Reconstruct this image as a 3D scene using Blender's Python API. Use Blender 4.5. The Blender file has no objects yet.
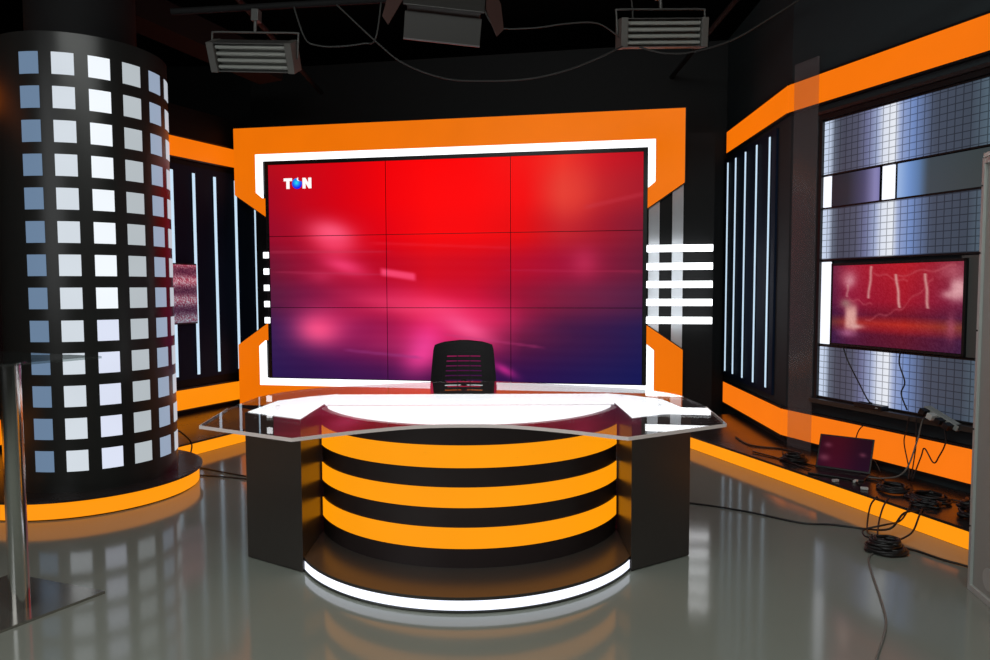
import bpy, math, random
from mathutils import Vector, Matrix
random.seed(7)
S = bpy.context.scene
COL = S.collection
PI = math.pi
R = math.radians

# ------------------------------------------------------------------ colour / materials
def lin(c):
    out = []
    for v in c:
        v = v / 255.0
        out.append(v / 12.92 if v <= 0.04045 else ((v + 0.055) / 1.055) ** 2.4)
    return out
MATS = {}
def pbr(name, rgb, rough=0.5, metal=0.0, spec=0.5, noise=0.0, nscale=8.0, coat=0.0, bump=0.0, bscale=40.0, rnoise=0.0):
    if name in MATS: return MATS[name]
    m = bpy.data.materials.new(name); m.use_nodes = True
    nt = m.node_tree; b = nt.nodes['Principled BSDF']
    c = lin(rgb)
    b.inputs['Base Color'].default_value = (*c, 1)
    b.inputs['Roughness'].default_value = rough
    b.inputs['Metallic'].default_value = metal
    b.inputs['Specular IOR Level'].default_value = spec
    b.inputs['Coat Weight'].default_value = coat
    tc = nt.nodes.new('ShaderNodeTexCoord')
    nz = nt.nodes.new('ShaderNodeTexNoise'); nz.inputs['Scale'].default_value = nscale
    nz.inputs['Detail'].default_value = 4
    nt.links.new(tc.outputs['Object'], nz.inputs['Vector'])
    mp = nt.nodes.new('ShaderNodeMapRange')
    mp.inputs['To Min'].default_value = 1 - (noise or 0.06); mp.inputs['To Max'].default_value = 1 + (noise or 0.06)
    nt.links.new(nz.outputs['Fac'], mp.inputs['Value'])
    mx = nt.nodes.new('ShaderNodeVectorMath'); mx.operation = 'SCALE'
    mx.inputs[0].default_value = c
    nt.links.new(mp.outputs['Result'], mx.inputs['Scale'])
    nt.links.new(mx.outputs['Vector'], b.inputs['Base Color'])
    if rnoise:
        mr = nt.nodes.new('ShaderNodeMapRange')
        mr.inputs['To Min'].default_value = max(0, rough - rnoise); mr.inputs['To Max'].default_value = rough + rnoise
        nt.links.new(nz.outputs['Fac'], mr.inputs['Value']); nt.links.new(mr.outputs['Result'], b.inputs['Roughness'])
    if bump:
        n2 = nt.nodes.new('ShaderNodeTexNoise'); n2.inputs['Scale'].default_value = bscale; n2.inputs['Detail'].default_value = 2
        nt.links.new(tc.outputs['Object'], n2.inputs['Vector'])
        bp = nt.nodes.new('ShaderNodeBump'); bp.inputs['Strength'].default_value = bump; bp.inputs['Distance'].default_value = 0.01
        nt.links.new(n2.outputs['Fac'], bp.inputs['Height']); nt.links.new(bp.outputs['Normal'], b.inputs['Normal'])
    MATS[name] = m
    return m
def glow(name, rgb, strength=1.0, gloss=0.1):
    if name in MATS: return MATS[name]
    m = bpy.data.materials.new(name); m.use_nodes = True
    nt = m.node_tree; b = nt.nodes['Principled BSDF']
    c = lin(rgb)
    b.inputs['Base Color'].default_value = (0.012, 0.012, 0.012, 1)
    b.inputs['Roughness'].default_value = 0.35
    b.inputs['Specular IOR Level'].default_value = gloss
    tc = nt.nodes.new('ShaderNodeTexCoord')
    nz = nt.nodes.new('ShaderNodeTexNoise'); nz.inputs['Scale'].default_value = 2.2
    nt.links.new(tc.outputs['Object'], nz.inputs['Vector'])
    mp = nt.nodes.new('ShaderNodeMapRange')
    mp.inputs['To Min'].default_value = strength * 0.93; mp.inputs['To Max'].default_value = strength * 1.07
    nt.links.new(nz.outputs['Fac'], mp.inputs['Value'])
    b.inputs['Emission Color'].default_value = (*c, 1)
    nt.links.new(mp.outputs['Result'], b.inputs['Emission Strength'])
    MATS[name] = m
    return m
def picture(name, strength=1.0, grid=None, gloss=0.3, rough=0.25):
    """emission from the colour attribute 'pic' (what the screen or lit sheet shows)"""
    if name in MATS: return MATS[name]
    m = bpy.data.materials.new(name); m.use_nodes = True
    nt = m.node_tree; b = nt.nodes['Principled BSDF']
    b.inputs['Base Color'].default_value = (0.003, 0.003, 0.004, 1)
    b.inputs['Roughness'].default_value = rough
    b.inputs['Specular IOR Level'].default_value = gloss
    at = nt.nodes.new('ShaderNodeAttribute'); at.attribute_name = 'pic'
    nt.links.new(at.outputs['Color'], b.inputs['Emission Color'])
    b.inputs['Emission Strength'].default_value = strength
    if grid:
        pu, w, lo = grid
        tc = nt.nodes.new('ShaderNodeTexCoord'); sp = nt.nodes.new('ShaderNodeSeparateXYZ')
        nt.links.new(tc.outputs['Object'], sp.inputs[0])
        outs = []
        for ax, pp in zip(('X', 'Z'), pu):
            d = nt.nodes.new('ShaderNodeMath'); d.operation = 'DIVIDE'; d.inputs[1].default_value = pp
            nt.links.new(sp.outputs[ax], d.inputs[0])
            fr = nt.nodes.new('ShaderNodeMath'); fr.operation = 'FRACT'; nt.links.new(d.outputs[0], fr.inputs[0])
            gt = nt.nodes.new('ShaderNodeMath'); gt.operation = 'GREATER_THAN'; gt.inputs[1].default_value = w
            nt.links.new(fr.outputs[0], gt.inputs[0]); outs.append(gt)
        mu = nt.nodes.new('ShaderNodeMath'); mu.operation = 'MULTIPLY'
        nt.links.new(outs[0].outputs[0], mu.inputs[0]); nt.links.new(outs[1].outputs[0], mu.inputs[1])
        mr = nt.nodes.new('ShaderNodeMapRange'); mr.inputs['To Min'].default_value = lo * strength; mr.inputs['To Max'].default_value = strength
        nt.links.new(mu.outputs[0], mr.inputs['Value']); nt.links.new(mr.outputs['Result'], b.inputs['Emission Strength'])
    MATS[name] = m
    return m
def clear(name, tint=(0.9, 0.93, 0.92), haze=0.0, haze_rgb=(120, 110, 110), ior=1.5, rough=0.0):
    """thin clear sheet: fresnel mix of see-through and mirror, with a little surface haze"""
    if name in MATS: return MATS[name]
    m = bpy.data.materials.new(name); m.use_nodes = True
    nt = m.node_tree; nt.nodes.clear()
    out = nt.nodes.new('ShaderNodeOutputMaterial')
    tr = nt.nodes.new('ShaderNodeBsdfTransparent'); tr.inputs[0].default_value = (*tint, 1)
    gl = nt.nodes.new('ShaderNodeBsdfGlossy'); gl.inputs['Roughness'].default_value = rough
    df = nt.nodes.new('ShaderNodeBsdfDiffuse'); df.inputs[0].default_value = (*lin(haze_rgb), 1)
    ge = nt.nodes.new('ShaderNodeNewGeometry'); F0 = ((ior - 1) / (ior + 1)) ** 2
    def mth(op, a, b=None):
        q = nt.nodes.new('ShaderNodeMath'); q.operation = op
        for i, x in enumerate((a, b)):
            if x is None: continue
            if isinstance(x, (int, float)): q.inputs[i].default_value = x
            else: nt.links.new(x, q.inputs[i])
        return q.outputs[0]
    dt = nt.nodes.new('ShaderNodeVectorMath'); dt.operation = 'DOT_PRODUCT'
    nt.links.new(ge.outputs['Normal'], dt.inputs[0]); nt.links.new(ge.outputs['Incoming'], dt.inputs[1])
    sch = mth('ADD', mth('MULTIPLY', mth('POWER', mth('SUBTRACT', 1.0, mth('ABSOLUTE', dt.outputs['Value'])), 5.0), 1 - F0), F0)
    fac = mth('MULTIPLY', sch, mth('SUBTRACT', 1.0, mth('MULTIPLY', ge.outputs['Backfacing'], .75)))
    m1 = nt.nodes.new('ShaderNodeMixShader'); m1.inputs[0].default_value = haze
    nt.links.new(tr.outputs[0], m1.inputs[1]); nt.links.new(df.outputs[0], m1.inputs[2])
    m2 = nt.nodes.new('ShaderNodeMixShader')
    nt.links.new(fac, m2.inputs[0]); nt.links.new(m1.outputs[0], m2.inputs[1]); nt.links.new(gl.outputs[0], m2.inputs[2])
    nt.links.new(m2.outputs[0], out.inputs[0])
    MATS[name] = m
    return m

# ------------------------------------------------------------------ mesh helpers
class MB:
    def __init__(s): s.v = []; s.f = []; s.sm = []
    def add(s, vs, fs, smooth=False):
        n = len(s.v); s.v += [tuple(v) for v in vs]
        s.f += [tuple(i + n for i in f) for f in fs]; s.sm += [smooth] * len(fs); return s
    def box(s, a, b, M=None):
        x0, y0, z0 = a; x1, y1, z1 = b
        x0, x1 = min(x0, x1), max(x0, x1); y0, y1 = min(y0, y1), max(y0, y1); z0, z1 = min(z0, z1), max(z0, z1)
        vs = [(x0, y0, z0), (x1, y0, z0), (x1, y1, z0), (x0, y1, z0), (x0, y0, z1), (x1, y0, z1), (x1, y1, z1), (x0, y1, z1)]
        if M: vs = [M @ Vector(v) for v in vs]
        return s.add(vs, [(0, 3, 2, 1), (4, 5, 6, 7), (0, 1, 5, 4), (1, 2, 6, 5), (2, 3, 7, 6), (3, 0, 4, 7)])
    def prism(s, poly, z0, z1, axis='z', smooth=False, M=None):
        """poly CCW in plan (axis z) or in x,z elevation (axis y, extruded from y=z0 to y=z1)"""
        ar = sum(poly[i][0] * poly[(i + 1) % len(poly)][1] - poly[(i + 1) % len(poly)][0] * poly[i][1] for i in range(len(poly)))
        if ar < 0: poly = list(reversed(poly))
        n = len(poly)
        if axis == 'z':
            vs = [(x, y, z0) for x, y in poly] + [(x, y, z1) for x, y in poly]
            fs = [tuple(reversed(range(n))), tuple(range(n, 2 * n))] + [(i, (i + 1) % n, n + (i + 1) % n, n + i) for i in range(n)]
        else:
            vs = [(x, z0, z) for x, z in poly] + [(x, z1, z) for x, z in poly]
            fs = [tuple(range(n)), tuple(reversed(range(n, 2 * n)))] + [((i + 1) % n, i, n + i, n + (i + 1) % n) for i in range(n)]
        if M: vs = [M @ Vector(v) for v in vs]
        s.add(vs, fs[:2], False); s.add(vs, fs[2:], smooth)      # caps keep their own corners, so the side shades true
        return s
    def cyl(s, p, q, r, n=20, r2=None, smooth=True):
        p = Vector(p); q = Vector(q); r2 = r if r2 is None else r2
        d = (q - p).normalized(); u = d.orthogonal().normalized(); w = d.cross(u)
        vs = [p + (u * math.cos(2 * PI * i / n) + w * math.sin(2 * PI * i / n)) * r for i in range(n)] + \
             [q + (u * math.cos(2 * PI * i / n) + w * math.sin(2 * PI * i / n)) * r2 for i in range(n)]
        s.add(vs, [(i, (i + 1) % n, n + (i + 1) % n, n + i) for i in range(n)], smooth)
        s.add(vs, [tuple(reversed(range(n))), tuple(range(n, 2 * n))])
        return s
    def tube(s, pts, r, n=8, sub=5, closed=False):
        P = spline(pts, sub, closed)
        m = len(P); k = len(s.v); prev = None
        for i, p in enumerate(P):
            a = P[i - 1] if (i or closed) else P[0]; b = P[(i + 1) % m] if (i < m - 1 or closed) else P[-1]
            d = (b - a); d = d.normalized() if d.length > 1e-9 else Vector((0, 0, 1))
            if prev is None: u = d.orthogonal().normalized()
            else:
                u = prev - d * prev.dot(d); u = u.normalized() if u.length > 1e-6 else d.orthogonal().normalized()
            prev = u; w = d.cross(u)
            s.v += [tuple(p + (u * math.cos(2 * PI * j / n) + w * math.sin(2 * PI * j / n)) * r) for j in range(n)]
        for i in range(m if closed else m - 1):
            for j in range(n):
                a = k + i * n; b = k + ((i + 1) % m) * n
                s.f.append((a + j, a + (j + 1) % n, b + (j + 1) % n, b + j)); s.sm.append(True)
        if not closed:
            s.f += [tuple(reversed(range(k, k + n))), tuple(range(k + (m - 1) * n, k + m * n))]; s.sm += [False, False]
        return s
    def build(s, name, mat, parent=None, bevel=0.0):
        me = bpy.data.meshes.new(name); me.from_pydata(s.v, [], s.f); me.update()
        for p, q in zip(me.polygons, s.sm): p.use_smooth = q
        me.materials.append(mat)
        o = bpy.data.objects.new(name, me); COL.objects.link(o)
        if parent: o.parent = parent
        if bevel:
            b = o.modifiers.new('bevel', 'BEVEL'); b.width = bevel; b.segments = 2; b.limit_method = 'ANGLE'
        return o
def spline(pts, sub=5, closed=False):
    P = [Vector(p) for p in pts]
    if len(P) < 3: return P
    out = []; m = len(P)
    for i in range(m if closed else m - 1):
        p0 = P[i - 1] if (i or closed) else P[0]; p1 = P[i]; p2 = P[(i + 1) % m]; p3 = P[(i + 2) % m] if (i + 2 < m or closed) else P[-1]
        for k in range(sub):
            t = k / sub
            out.append(0.5 * ((2 * p1) + (p2 - p0) * t + (2 * p0 - 5 * p1 + 4 * p2 - p3) * t * t + (3 * p1 - p0 - 3 * p2 + p3) * t ** 3))
    if not closed: out.append(P[-1])
    return out
def sheet(name, mat, parent, x0, x1, z0, z1, y, th, nx, nz, cf):
    """lit sheet with real thickness; front face subdivided, colour cf(u, v) with v down from the top"""
    vs = []; fs = []; cols = []
    for j in range(nz + 1):
        for i in range(nx + 1):
            u = i / nx; v = j / nz
            vs.append((x0 + (x1 - x0) * u, y, z1 + (z0 - z1) * v)); cols.append(cf(u, v))
    for j in range(nz):
        for i in range(nx):
            a = j * (nx + 1) + i; fs.append((a, a + nx + 1, a + nx + 2, a + 1))
    k = len(vs)
    vs += [(x0, y, z0), (x1, y, z0), (x1, y, z1), (x0, y, z1), (x0, y + th, z0), (x1, y + th, z0), (x1, y + th, z1), (x0, y + th, z1)]
    fs += [(k + 7, k + 6, k + 5, k + 4), (k + 4, k + 5, k + 1, k), (k + 5, k + 6, k + 2, k + 1), (k + 6, k + 7, k + 3, k + 2), (k + 7, k + 4, k, k + 3)]
    cols += [(0, 0, 0)] * 8
    me = bpy.data.meshes.new(name); me.from_pydata(vs, [], fs); me.update()
    at = me.color_attributes.new('pic', 'FLOAT_COLOR', 'POINT')
    for i, c in enumerate(cols): at.data[i].color = (*lin([min(255, max(0, q)) for q in c]), 1)
    me.materials.append(mat)
    o = bpy.data.objects.new(name, me); COL.objects.link(o); o.parent = parent
    return o
def tag(o, label=None, cat=None, group=None, kind=None):
    if label: o['label'] = label
    if cat: o['category'] = cat
    if group: o['group'] = group
    if kind: o['kind'] = kind
    return o
def empty(name, loc=(0, 0, 0), rz=0.0, label=None, cat=None, group=None):
    o = bpy.data.objects.new(name, None); COL.objects.link(o); o.location = loc; o.rotation_euler = (0, 0, rz)
    o.empty_display_size = 0.1
    return tag(o, label, cat, group)
def struct(o): o['kind'] = 'structure'; return o
def copy_tree(o, parent=None):
    c = o.copy(); COL.objects.link(c)
    if parent: c.parent = parent
    for ch in list(o.children): copy_tree(ch, c)
    return c

# ------------------------------------------------------------------ materials
M_black = pbr('matt_black_paint', (22, 23, 24), 0.6, spec=0.25)
M_wall = pbr('charcoal_wall_paint', (46, 54, 57), 0.7, spec=0.2)
M_set = pbr('black_set_panel', (15, 16, 17), 0.55, spec=0.15)
M_navy = pbr('dark_navy_panel', (22, 33, 54), 0.6, spec=0.10)
M_lam = pbr('dark_brown_laminate', (58, 54, 51), 0.28, spec=0.45, noise=0.08, nscale=30)
M_drum = pbr('black_gloss_laminate', (44, 36, 36), 0.38, spec=0.4)
M_col = pbr('black_gloss_column', (34, 34, 33), 0.30, spec=0.42)
M_deck = pbr('glossy_black_deck', (40, 35, 34), 0.26, spec=0.4, rnoise=0.05, nscale=5)
M_chrome = pbr('polished_chrome', (215, 215, 212), 0.16, 1.0)
M_alu = pbr('brushed_aluminium', (120, 120, 122), 0.35, 1.0)
M_grey = pbr('grey_metal', (92, 92, 90), 0.45, 0.3)
M_pipe = pbr('dark_steel_pipe', (24, 24, 25), 0.75, 0.0, spec=.2)
M_cable = pbr('black_rubber_cable', (22, 20, 20), 0.5)
M_gcable = pbr('grey_cable', (105, 105, 100), 0.5)
M_plastic = pbr('black_plastic', (18, 18, 19), 0.4)
M_mesh = pbr('chair_black_plastic', (14, 12, 14), 0.55, spec=0.3)
M_white = pbr('white_plastic', (200, 200, 195), 0.4)
M_edge = pbr('polished_glass_edge', (232, 218, 214), 0.3)
M_frost = pbr('frosted_light_strip', (205, 210, 215), 0.45)

G_or = glow('orange_lightbox', (255, 128, 4), 0.95)
G_or_frame = glow('orange_frame_diffuser', (246, 118, 2), 0.92)
G_or_desk = glow('orange_desk_band', (255, 156, 8), 1.0)
G_or_up = glow('orange_upper_band', (250, 118, 4), 0.95)
G_or_low = glow('orange_lower_band', (253, 122, 16), 0.95)
G_or_left = glow('orange_left_band', (255, 142, 8), 1.0)
G_or_riser = glow('orange_riser_diffuser', (255, 150, 12), 1.05)
G_white = glow('white_led_diffuser', (250, 252, 255), 1.7)
G_bar = glow('white_led_bar', (250, 252, 255), 3.2)
G_top = glow('white_lit_worktop', (248, 246, 250), 2.9)
G_strip = glow('cool_led_strip', (190, 215, 235), 1.15)
G_floorled = glow('cool_white_floor_led', (235, 240, 255), 1.6)

# ------------------------------------------------------------------ room shell
fl = MB().box((-6.5, -2.5, -0.1), (6.5, 10.5, 0)).build('floor', pbr('grey_epoxy_floor', (130, 134, 125), 0.10, spec=0.46, noise=0.10, nscale=1.3, bump=0.02, bscale=7, rnoise=0.03))
struct(fl)
struct(MB().box((-6.5, -2.5, 4.6), (6.5, 10.5, 4.7)).build('ceiling', M_black))
struct(MB().box((-6.6, -2.5, 0), (-6.5, 10.5, 4.6)).build('wall_left', M_black))
struct(MB().box((6.5, -2.5, 0), (6.6, 10.5, 4.6)).build('wall_right', M_wall))
struct(MB().box((-6.5, -2.6, 0), (6.5, -2.5, 4.6)).build('wall_front', M_black))
struct(MB().box((-6.5, 10.5, 0), (6.5, 10.6, 4.6)).build('wall_back', M_black))

def facet(P, Q):
    return math.atan2(Q[1] - P[1], Q[0] - P[0])

# partition walls of the set (thickness 0.15, going away from the room)
def partition(name, P, Q, h, mat, th=0.15):
    a = facet(P, Q); L = math.dist(P, Q)
    o = MB().box((0, 0, 0), (L, th, h)).build(name, mat)
    o.location = (P[0], P[1], 0); o.rotation_euler = (0, 0, a)
    return struct(o)
RF = (2.463, 7.67); RC = (2.39, 5.84); RN = (3.65, 2.548)
aR1 = facet(RF, RC); aR2 = facet(RC, (2.945, 4.39))
partition('wall_right_far', RF, RC, 4.0, M_wall)
partition('wall_right_near', RC, RN, 4.0, M_wall)
LF = (-2.615, 8.56); LN = (-3.22, 7.25); LS = (-4.05, 5.45); LE = (-4.75, 2.3)
aL = facet(LN, (-2.875, 8.0))
partition('wall_left_far', LS, LF, 3.25, M_set)
partition('wall_left_near', LE, LS, 3.25, M_set)
aA = R(-10.2)
O_A = Vector((1.52 - 2.035 * math.cos(aA), 7.1 - 2.035 * math.sin(aA), 0))     # middle of the video wall front plane
o = MB().box((-2.6, 0.76, 0), (3.3, 0.9, 4.0)).build('wall_back_set', M_black); o.location = O_A; o.rotation_euler = (0, 0, aA); struct(o)

# ------------------------------------------------------------------ orange light bands on the walls
def band(P, a, s0, s1, z0, z1, mat, label, proud=0.035, end_l=True):
    t = empty('light_band', (P[0], P[1], 0), a, label, 'light band')
    MB().box((s0, -proud, z0 + .004), (s1, -0.006, z1 - .004)).build('orange_diffuser', mat, t)
    m = MB()
    m.box((s0, -proud - .004, z1 - .004), (s1, -0.002, z1 + .012)); m.box((s0, -proud - .004, z0 - .012), (s1, -0.002, z0 + .004))
    m.build('edge_trim', M_plastic, t)
    return t
LR1 = math.dist(RF, RC); LR2 = math.dist(RC, RN)
band(RF, aR1, 0.11, LR1 + .008, 2.79, 3.015, G_or_up, 'orange light band high on the right wall, short far section next to the screen')
band(RF, aR1, 0.11, LR1 + .008, 0.18, 0.405, G_or_low, 'orange light band low on the right wall, short far section under the five thin strips')
band(RC, aR2, 0.008, LR2, 2.79, 3.015, G_or_up, 'long orange light band high on the right wall above the grid panels')
band(RC, aR2, 0.008, LR2, 0.18, 0.405, G_or_low, 'long orange light band low on the right wall behind the laptop')
Lx = math.dist(LS, LF)
band(LS, aL, 0.05, Lx - .01, 2.725, 2.93, G_or_up, 'orange light band high on the left wall between column and screen')
band(LS, aL, 0.05, Lx - .01, 0.165, 0.375, G_or_left, 'orange light band low on the left wall between column and screen')
aL2 = facet(LE, LS)
band(LE, aL2, 0.1, math.dist(LE, LS) - .02, 2.725, 2.93, G_or_up, 'orange light band high on the left wall, at the left picture edge behind the column')
band(LE, aL2, 0.1, math.dist(LE, LS) - .02, 0.165, 0.375, G_or_left, 'orange light band low on the left wall, hidden part behind the column')

# thin vertical LED strips, each a strip of light in a slim channel, on navy panels
def vpanel(P, a, s0, s1, z0, z1, label):
    o = MB().box((s0, -0.02, z0), (s1, 0.0, z1)).build('wall_panel', M_navy)
    o.location = (P[0], P[1], 0); o.rotation_euler = (0, 0, a)
    return tag(o, label, 'wall panel')
vpanel(RF, aR1, 0.0, 1.55, 0.47, 2.74, 'dark navy glossy wall panel carrying five thin light strips, right of the screen')
s_off = math.dist(LN, LS)
vpanel(LS, aL, 0.4, Lx - .02, 0.47, 2.66, 'dark navy glossy wall panel carrying thin light strips, left of the screen')
def vstrip(P, a, s, z0, z1, label, group, w=0.022):
    t = empty('led_strip', (P[0], P[1], 0), a, label, 'light strip', group)
    MB().box((s - w / 2, -0.036, z0), (s + w / 2, -0.028, z1)).build('diffuser', G_strip, t)
    MB().box((s - w / 2 - .004, -0.028, z0 - .004), (s + w / 2 + .004, -0.021, z1 + .004)).build('channel', M_plastic, t)
    return t
k0 = math.dist(RF, (2.46, 7.6))
nm = ['farthest and shortest looking of the five thin vertical light strips right of the screen', 'second from left of the five thin vertical light strips right of the screen',
      'middle one of the five thin vertical light strips right of the screen', 'fourth from left of the five thin vertical light strips right of the screen',
      'rightmost of the five thin vertical light strips right of the screen']
for s, n in zip((.09, .365, .68, 1.01, 1.355), nm):
    vstrip(RF, aR1, s + k0, .52, 2.69, n, 'thin vertical light strips on the right wall')
nm = ['thin vertical light strip just right of the tiled column', 'thin vertical light strip passing the edge of the small monitor on the left wall',
      'thin vertical light strip midway between small left monitor and orange screen surround', 'thin vertical light strip touching the left edge of the orange screen surround',
      'thin vertical light strip in the notch of the orange surround, left of the screens']
for s, n in zip((-.05, .225, .505, .80, 1.10), nm):
    vstrip(LS, aL, s + s_off, .51, 2.59, n, 'thin vertical light strips on the left wall', 0.03)

# ------------------------------------------------------------------ left wall monitor (mostly behind the column)
def noise_pic(u, v):
    b = abs(math.sin(v * 3 * PI + .5)) ** 2
    n = random.random()
    r = 70 + 110 * (1 - b) + 70 * n * n; g = 25 + 130 * (1 - b) * n + 60 * n ** 3; bb = 50 + 120 * (1 - b) * n + 50 * n ** 3
    return (r * (1 - .35 * v), g, bb)
t = empty('monitor', (LS[0], LS[1], 0), aL, 'small wall monitor showing red and white noise, half hidden by the column', 'monitor')
sheet('screen', picture('monitor_noise_picture', .95), t, s_off - .80, s_off + .18, 1.06, 1.645, -.085, .01, 150, 70, noise_pic)
MB().box((s_off - .815, -.075, 1.045), (s_off + .19, -.042, 1.66)).build('casing', M_plastic, t, .004)
MB().box((s_off - .4, -.042, 1.2), (s_off - .2, -.02, 1.5)).build('wall_mount', M_pipe, t)

# ------------------------------------------------------------------ stage platforms along both walls
def platform(edge, wall, name_label, th=.12):
    t = empty('stage_platform', (edge[0][0], edge[0][1], 0), 0, name_label, 'platform')
    ox, oy = edge[0]
    E_ = [(x - ox, y - oy) for x, y in edge]; W_ = [(x - ox, y - oy) for x, y in wall]
    MB().prism(E_ + W_, .104, th).build('deck', M_deck, t)
    # riser diffuser set a little under the deck lip
    m = MB()
    for i in range(len(E_) - 1):
        p = Vector((*E_[i], 0)); q = Vector((*E_[i + 1], 0)); d = (q - p).normalized(); n = Vector((-d.y, d.x, 0))
        c = Vector((*W_[0], 0)) - p
        if n.dot(c) < 0: n = -n
        a = p + n * .012; b = q + n * .012
        m.add([a + Vector((0, 0, .004)), b + Vector((0, 0, .004)), b + n * .02 + Vector((0, 0, .004)), a + n * .02 + Vector((0, 0, .004)),
               a + Vector((0, 0, .103)), b + Vector((0, 0, .103)), b + n * .02 + Vector((0, 0, .103)), a + n * .02 + Vector((0, 0, .103))],
              [(0, 3, 2, 1), (4, 5, 6, 7), (0, 1, 5, 4), (1, 2, 6, 5), (2, 3, 7, 6), (3, 0, 4, 7)])
    m.build('orange_riser_diffuser', G_or_riser, t)
    m = MB(); C = [(x, y) for x, y in E_ + W_]
    cx = sum(c[0] for c in C) / len(C); cy = sum(c[1] for c in C) / len(C)
    m.prism([(x + (cx - x) * .09, y + (cy - y) * .09) for x, y in C], 0.0, .103).build('base_frame', M_black, t)
    return t
platform([(1.45, 6.85), (1.694, 6.114), (2.171, 4.708), (2.496, 3.728), (2.90, 2.52)], [(3.63, 2.55), (2.385, 5.83), (2.455, 7.2)],
         'low black stage platform with orange lit riser along the right wall')
platform([(-3.30, 4.20), (-2.955, 5.01), (-2.589, 5.82), (-2.30, 6.45), (-2.02, 7.07)], [(-2.9, 7.78), (-3.24, 7.2), (-4.03, 5.47), (-4.35, 4.03)],
         'low black stage platform with orange lit riser along the left wall')

# ------------------------------------------------------------------ video wall
GU = [0, .10, .20, .33, .45, .57, .70, .80, .90, 1.0]
GV = [0, .16, .32, .48, .62, .78, 1.0]
GC = [
 [(178, 12, 28), (200, 8, 22), (215, 2, 16), (240, 0, 6), (255, 0, 2), (252, 0, 2), (245, 15, 12), (238, 45, 35), (205, 20, 32), (180, 14, 32)],
 [(165, 10, 34), (195, 6, 26), (214, 2, 18), (240, 0, 8), (255, 0, 2), (255, 0, 2), (245, 8, 10), (222, 60, 50), (190, 32, 40), (165, 22, 40)],
 [(150, 12, 42), (176, 12, 38), (205, 8, 30), (228, 0, 16), (250, 0, 4), (248, 0, 4), (228, 6, 12), (190, 28, 40), (160, 22, 42), (125, 24, 48)],
 [(110, 22, 50), (150, 18, 52), (178, 14, 46), (190, 6, 34), (212, 4, 26), (205, 2, 28), (182, 6, 40), (162, 14, 52), (135, 22, 54), (100, 26, 54)],
 [(88, 28, 62), (118, 24, 66), (148, 20, 62), (168, 10, 50), (208, 12, 46), (200, 10, 48), (148, 16, 50), (125, 28, 60), (105, 32, 66), (80, 32, 66)],
 [(58, 30, 82), (80, 26, 82), (118, 22, 80), (158, 24, 78), (222, 30, 92), (190, 26, 82), (92, 22, 60), (68, 24, 66), (52, 24, 72), (36, 26, 78)],
 [(42, 24, 80), (48, 22, 76), (58, 22, 80), (68, 20, 76), (64, 14, 66), (60, 14, 72), (46, 16, 74), (36, 20, 78), (30, 24, 82), (22, 24, 84)],
]
BL = [  # u, v, half-widths, angle, colour, amount : soft highlights of the picture on the screens
 (.18, .325, .060, .055, 12, (255, 96, 128), .95), (.185, .37, .055, .06, 20, (255, 70, 112), .6), (.215, .475, .06, .035, 15, (255, 70, 125), .75), (.15, .52, .04, .03, 0, (220, 60, 105), .4),
 (.140, .765, .062, .070, 0, (255, 98, 150), 1.0), (.17, .74, .09, .09, 0, (220, 40, 100), .4),
 (.48, .67, .16, .060, 12, (255, 58, 108), .75), (.36, .66, .12, .04, 10, (250, 70, 118), .55), (.55, .755, .07, .05, 25, (255, 100, 155), .85), (.43, .86, .045, .11, 35, (255, 70, 160), .9),
 (.60, .70, .10, .06, 0, (235, 40, 100), .45), (.855, .47, .035, .065, 0, (205, 50, 92), .55), (.82, .17, .055, .13, 0, (238, 66, 52), .55),
 (.65, .945, .030, .018, 28, (190, 40, 135), .9), (.35, .84, .1, .05, 0, (175, 45, 105), .35), (.27, .68, .10, .04, -8, (200, 36, 82), .4)]
def screen_colour(u, v):
    i = max(k for k in range(len(GU) - 1) if GU[k] <= u + 1e-9); j = max(k for k in range(len(GV) - 1) if GV[k] <= v + 1e-9)
    a = (u - GU[i]) / (GU[i + 1] - GU[i]); b = (v - GV[j]) / (GV[j + 1] - GV[j]); b = b * b * (3 - 2 * b)
    c = [(GC[j][i][k] * (1 - a) + GC[j][i + 1][k] * a) * (1 - b) + (GC[j + 1][i][k] * (1 - a) + GC[j + 1][i + 1][k] * a) * b for k in range(3)]
    def mix(c, d, f): return [p + (q - p) * f for p, q in zip(c, d)]
    for (bu, bv, wu, wv, an, col, am) in BL:
        du = (u - bu) * 1.74; dv = v - bv; t = R(an)
        x = (du * math.cos(t) + dv * math.sin(t)) / (wu * 1.74); y = (-du * math.sin(t) + dv * math.cos(t)) / wv
        f = am * math.exp(-(x * x + y * y) * .9)
        if f > .01: c = mix(c, col, f)
    def streak(c, u0, v0, u1, v1, w, col, am):
        t = (u - u0) / (u1 - u0)
        if -.08 < t < 1.08:
            e = min(1, max(0, (t + .08) / .12)) * min(1, max(0, (1.08 - t) / .12))
            d = abs(v - (v0 + (v1 - v0) * t)) / w
            return mix(c, col, am * e * math.exp(-d ** 4))
        return c
    c = streak(c, .32, .503, .41, .527, .018, (255, 78, 122), .85)
    c = streak(c, .0, .405, .33, .41, .006, (190, 70, 95), .3); c = streak(c, .02, .50, .32, .515, .005, (190, 60, 95), .3)
    c = streak(c, .3, .37, .66, .40, .006, (235, 60, 80), .22); c = streak(c, .66, .50, 1.0, .51, .005, (190, 50, 85), .3)
    c = streak(c, .22, .865, .42, .895, .007, (150, 60, 130), .4); c = streak(c, .5, .79, .74, .84, .006, (190, 60, 120), .35)
    c = streak(c, .86, .23, 1.0, .18, .01, (200, 60, 75), .3)
    w = 1.2 * math.sin(v * 150 + math.sin(u * 5)) if v > .33 else 0
    return [q + w * .8 for q in c]
t = empty('video_wall', O_A, aA, 'large video wall of nine screens showing a red and purple blur', 'video wall')
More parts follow.
